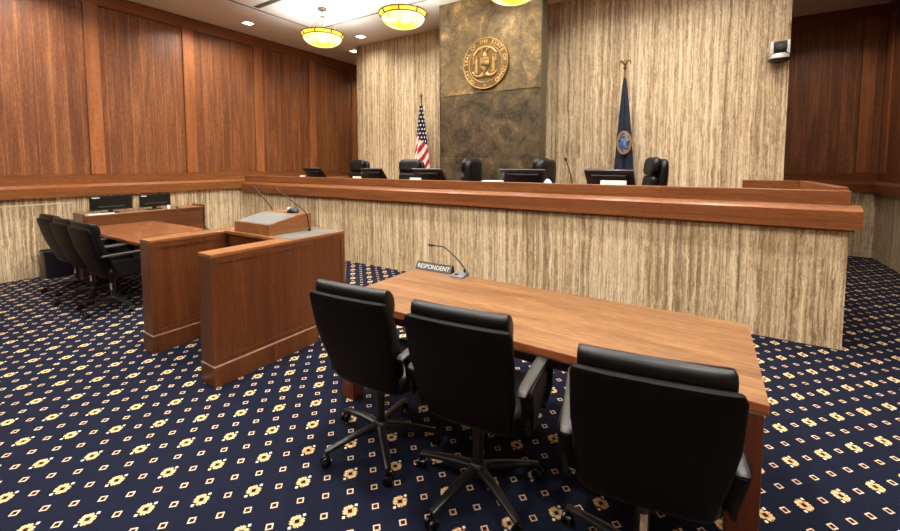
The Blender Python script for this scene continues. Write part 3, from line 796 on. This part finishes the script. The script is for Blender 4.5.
# ------------------------------------------------------------------ wall camera
cam_t = thing('wall_camera', 'silver and black video camera on a bracket high on the stone wall', 'camera', (.775, 7.05, 3.09))
obj('wall_plate', bx(-.05, .05, -.012, -.001, -.06, .04, .003, 1), M_silver, cam_t)
q = bmesh.new(); loft(q, [[(x, y-.13, z) for x, y in sup(a, b_, 4, 24)] for a, b_, z in ((.10, .10, -.035), (.12, .12, -.02), (.12, .12, -.012))]); box(q, -.03, .03, -.06, -.012, -.04, -.02); obj('bracket_shelf', q, M_plastic, cam_t, True)
q = bmesh.new(); lathe(q, [(.095, -.011), (.10, .02), (.09, .05), (.07, .06)], 28, Matrix.Translation((0, -.13, 0))); obj('camera_base', q, M_silver, cam_t, True)
for s in (-1, 1): obj('yoke_arm', bx(s*.085-.016, s*.085+.016, -.19, -.08, .055, .22, .008, 2), M_silver, cam_t, True)
q = bmesh.new(); box(q, -.066, .066, -.20, -.06, .075, .215, .012, 2); head = obj('camera_head', q, M_plastic, cam_t, True)
q = bmesh.new(); lathe(q, [(.05, 0), (.055, .012), (.05, .02), (.038, .02), (.03, .01)], 24, Matrix.Translation((0, -.20, .155)) @ RX); obj('lens', q, M_screen, head, True)

# ------------------------------------------------------------------ ceiling lamps
def pendant(x, y, lab, i):
    t = thing('pendant_lamp', lab, 'lamp', (x, y, CE), 0, 'alabaster bowl pendants')
    zr = 4.03-CE
    q = bmesh.new(); lathe(q, [(.02, -.002), (.085, -.002), (.085, -.03), (.03, -.045), (.02, -.05)], 24); obj('ceiling_canopy', q, M_nickel, t, True)
    q = bmesh.new(); lathe(q, [(.010, -.05), (.010, -.14), (.045, -.145), (.045, -.175), (.012, -.19)], 20); obj('stem', q, M_nickel, t, True)
    q = bmesh.new()
    for k in range(4):
        a = .5+k*PI/2; tube(q, [(.03*math.cos(a), .03*math.sin(a), -.17), (.355*math.cos(a), .355*math.sin(a), zr+.004)], .005, 6)
    tube(q, [(0, 0, -.17), (0, 0, zr-.08)], .006, 6)
    obj('hanging_rods', q, M_nickel, t, True)
    R0 = .37
    q = bmesh.new(); prof = []
    for k in range(12):
        u = k/11; prof.append((max(.012, R0*.90*math.cos(u*PI/2)**.85), zr-.055-.150*math.sin(u*PI/2)))
    lathe(q, prof, 40, cap=False); bmesh.ops.solidify(q, geom=q.faces[:], thickness=.006); obj('glass_bowl', q, M_bowl, t, True)
    q = bmesh.new(); lathe(q, [(R0, zr), (R0*.90, zr-.055)], 40, cap=False); bmesh.ops.solidify(q, geom=q.faces[:], thickness=.006); obj('glass_band', q, M_bowl_rim, t, True)
    q = bmesh.new()
    for r, z in ((R0+.004, zr+.002), (R0*.905, zr-.056)): tube(q, [(r*math.cos(j*2*PI/48), r*math.sin(j*2*PI/48), z) for j in range(48)], .008, 6, closed=True)
    for k in range(8):
        a = .5+k*PI/4; tube(q, [((R0+.006)*math.cos(a), (R0+.006)*math.sin(a), zr), ((R0*.905+.006)*math.cos(a), (R0*.905+.006)*math.sin(a), zr-.056)], .009, 6)
    obj('metal_frame', q, plain('dark_bronze', (60, 44, 28), .4, .6) if i == 0 else bpy.data.materials['dark_bronze'], t, True)
    return t
PEN = [(-5.92, 5.03, 'hanging alabaster bowl lamp nearest the left wood wall'), (-4.06, 5.03, 'hanging alabaster bowl lamp between the other two'), (-2.22, 5.03, 'hanging alabaster bowl lamp in front of the bronze panel, cut by the frame')]
for i, (x, y, l_) in enumerate(PEN): pendant(x, y, l_, i)
DN = [(-7.757, 4.743, 'square recessed downlight above the wood wall'), (-6.485, 6.551, 'square recessed downlight in front of the stone wall'), (-7.438, 7.283, 'square recessed downlight half hidden by the edge of the stone wall')]
for x, y, l_ in DN:
    t = thing('downlight', l_, 'light', (x, y, CE), 0, 'recessed downlights')
    q = bmesh.new()
    for a in ((-.10, .10, -.10, -.08), (-.10, .10, .08, .10), (-.10, -.08, -.08, .08), (.08, .10, -.08, .08)): box(q, *a, -.008, -.001)
    obj('trim_frame', q, M_white_trim, t); obj('lens', bx(-.079, .079, -.079, .079, -.005, -.001), M_down, t)
M_slot = plain('vent_slot_grey', (84, 82, 80), .7)
vt = thing('air_vent', 'dark slotted air vent in the ceiling above the left wall', 'vent', (-6.45, 4.36, CE))
obj('vent_frame', bx(-.42, .42, -.05, .05, -.008, -.001), M_groove, vt)
for k in range(3): obj('slot', bx(-.40, .40, -.035+.026*k, -.018+.026*k, -.0105, -.0082), M_slot, vt)

# ------------------------------------------------------------------ light
def light(name, ty, loc, e, size=.2, col=(1, .9, .76), spread=None, rot=(0, 0, 0), soft=.1):
    d = bpy.data.lights.new(name, ty); d.energy = e; d.color = col
    if ty == 'AREA':
        d.shape = 'SQUARE'; d.size = size
        if spread: d.spread = math.radians(spread)
    elif ty == 'SPOT':
        d.spot_size = math.radians(spread or 120); d.spot_blend = .4; d.shadow_soft_size = soft
    else: d.shadow_soft_size = soft
    o = bpy.data.objects.new(name, d); o.location = loc; o.rotation_euler = rot; COL.objects.link(o); return o
WARM = (1, .945, .875)
XS = (-5.92, -4.06, -2.22, -.36, 1.4)
for x in XS:                       # uplights in the three bowls; the others are added fill with no bowl
    for y, e in ((5.03, 62), (2.2, 115), (-.8, 90)):
        light('bowl_and_fill_uplight', 'SPOT', (x, y, 4.0), e, col=WARM, soft=.12, spread=158, rot=(PI, 0, 0))
for x, y, _ in DN: light('downlight_and_fill', 'AREA', (x, y, CE-.012), 6, .15, WARM, 140)
for x in (-7.6, -5.5, -3.4, -1.3, .8):  # added fill grid on the ceiling, no fittings built there
    for y, e in ((4.0, 30), (1.6, 34), (-.9, 12)): light('downlight_and_fill', 'AREA', (x, y, CE-.012), e, .2, WARM, 140)
for x in (-6.3, -4.9, -1.4, .1): light('downlight_and_fill', 'AREA', (x, 5.75, CE-.012), 26, .2, WARM, 150)  # added wall washers to brighten the stone wall
light('downlight_and_fill', 'AREA', (-3.12, 5.0, CE-.012), 16, .2, WARM, 150)  # added fill lamp before the bronze panel
for x in (-7.6, 1.8): light('downlight_and_fill', 'AREA', (x, 8.8, CE-.012), 14, .2, WARM, 130)  # added fill lamps towards the rear wall
w = bpy.data.worlds.new('room_air'); SC.world = w; w.use_nodes = True
w.node_tree.nodes['Background'].inputs[0].default_value = (.02, .018, .015, 1)

# ------------------------------------------------------------------ camera
F, CY, PIT, YAW, ROL, H = 401.949, 189.955, .0634741, .5660012, .0003136, 1.69
cd = bpy.data.cameras.new('camera'); cd.sensor_fit = 'HORIZONTAL'; cd.sensor_width = 36; cd.lens = F/900*36
cd.shift_y = -(265.5-CY)/900; cd.clip_start = .02
fw = Vector((-math.sin(YAW)*math.cos(PIT), math.cos(YAW)*math.cos(PIT), -math.sin(PIT))); rt = Vector((math.cos(YAW), math.sin(YAW), 0)); dn = fw.cross(rt)
r2 = math.cos(ROL)*rt+math.sin(ROL)*dn; d2 = -math.sin(ROL)*rt+math.cos(ROL)*dn
Mc = Matrix((r2, -d2, -fw)).transposed().to_4x4(); Mc.translation = (0, 0, H)
co = bpy.data.objects.new('camera', cd); co.matrix_world = Mc; COL.objects.link(co); SC.camera = co
SC.view_settings.view_transform = 'Standard'; SC.view_settings.look = 'None'; SC.view_settings.gamma = 1
SC.view_settings.use_curve_mapping = False; SC.view_settings.exposure = 0.55
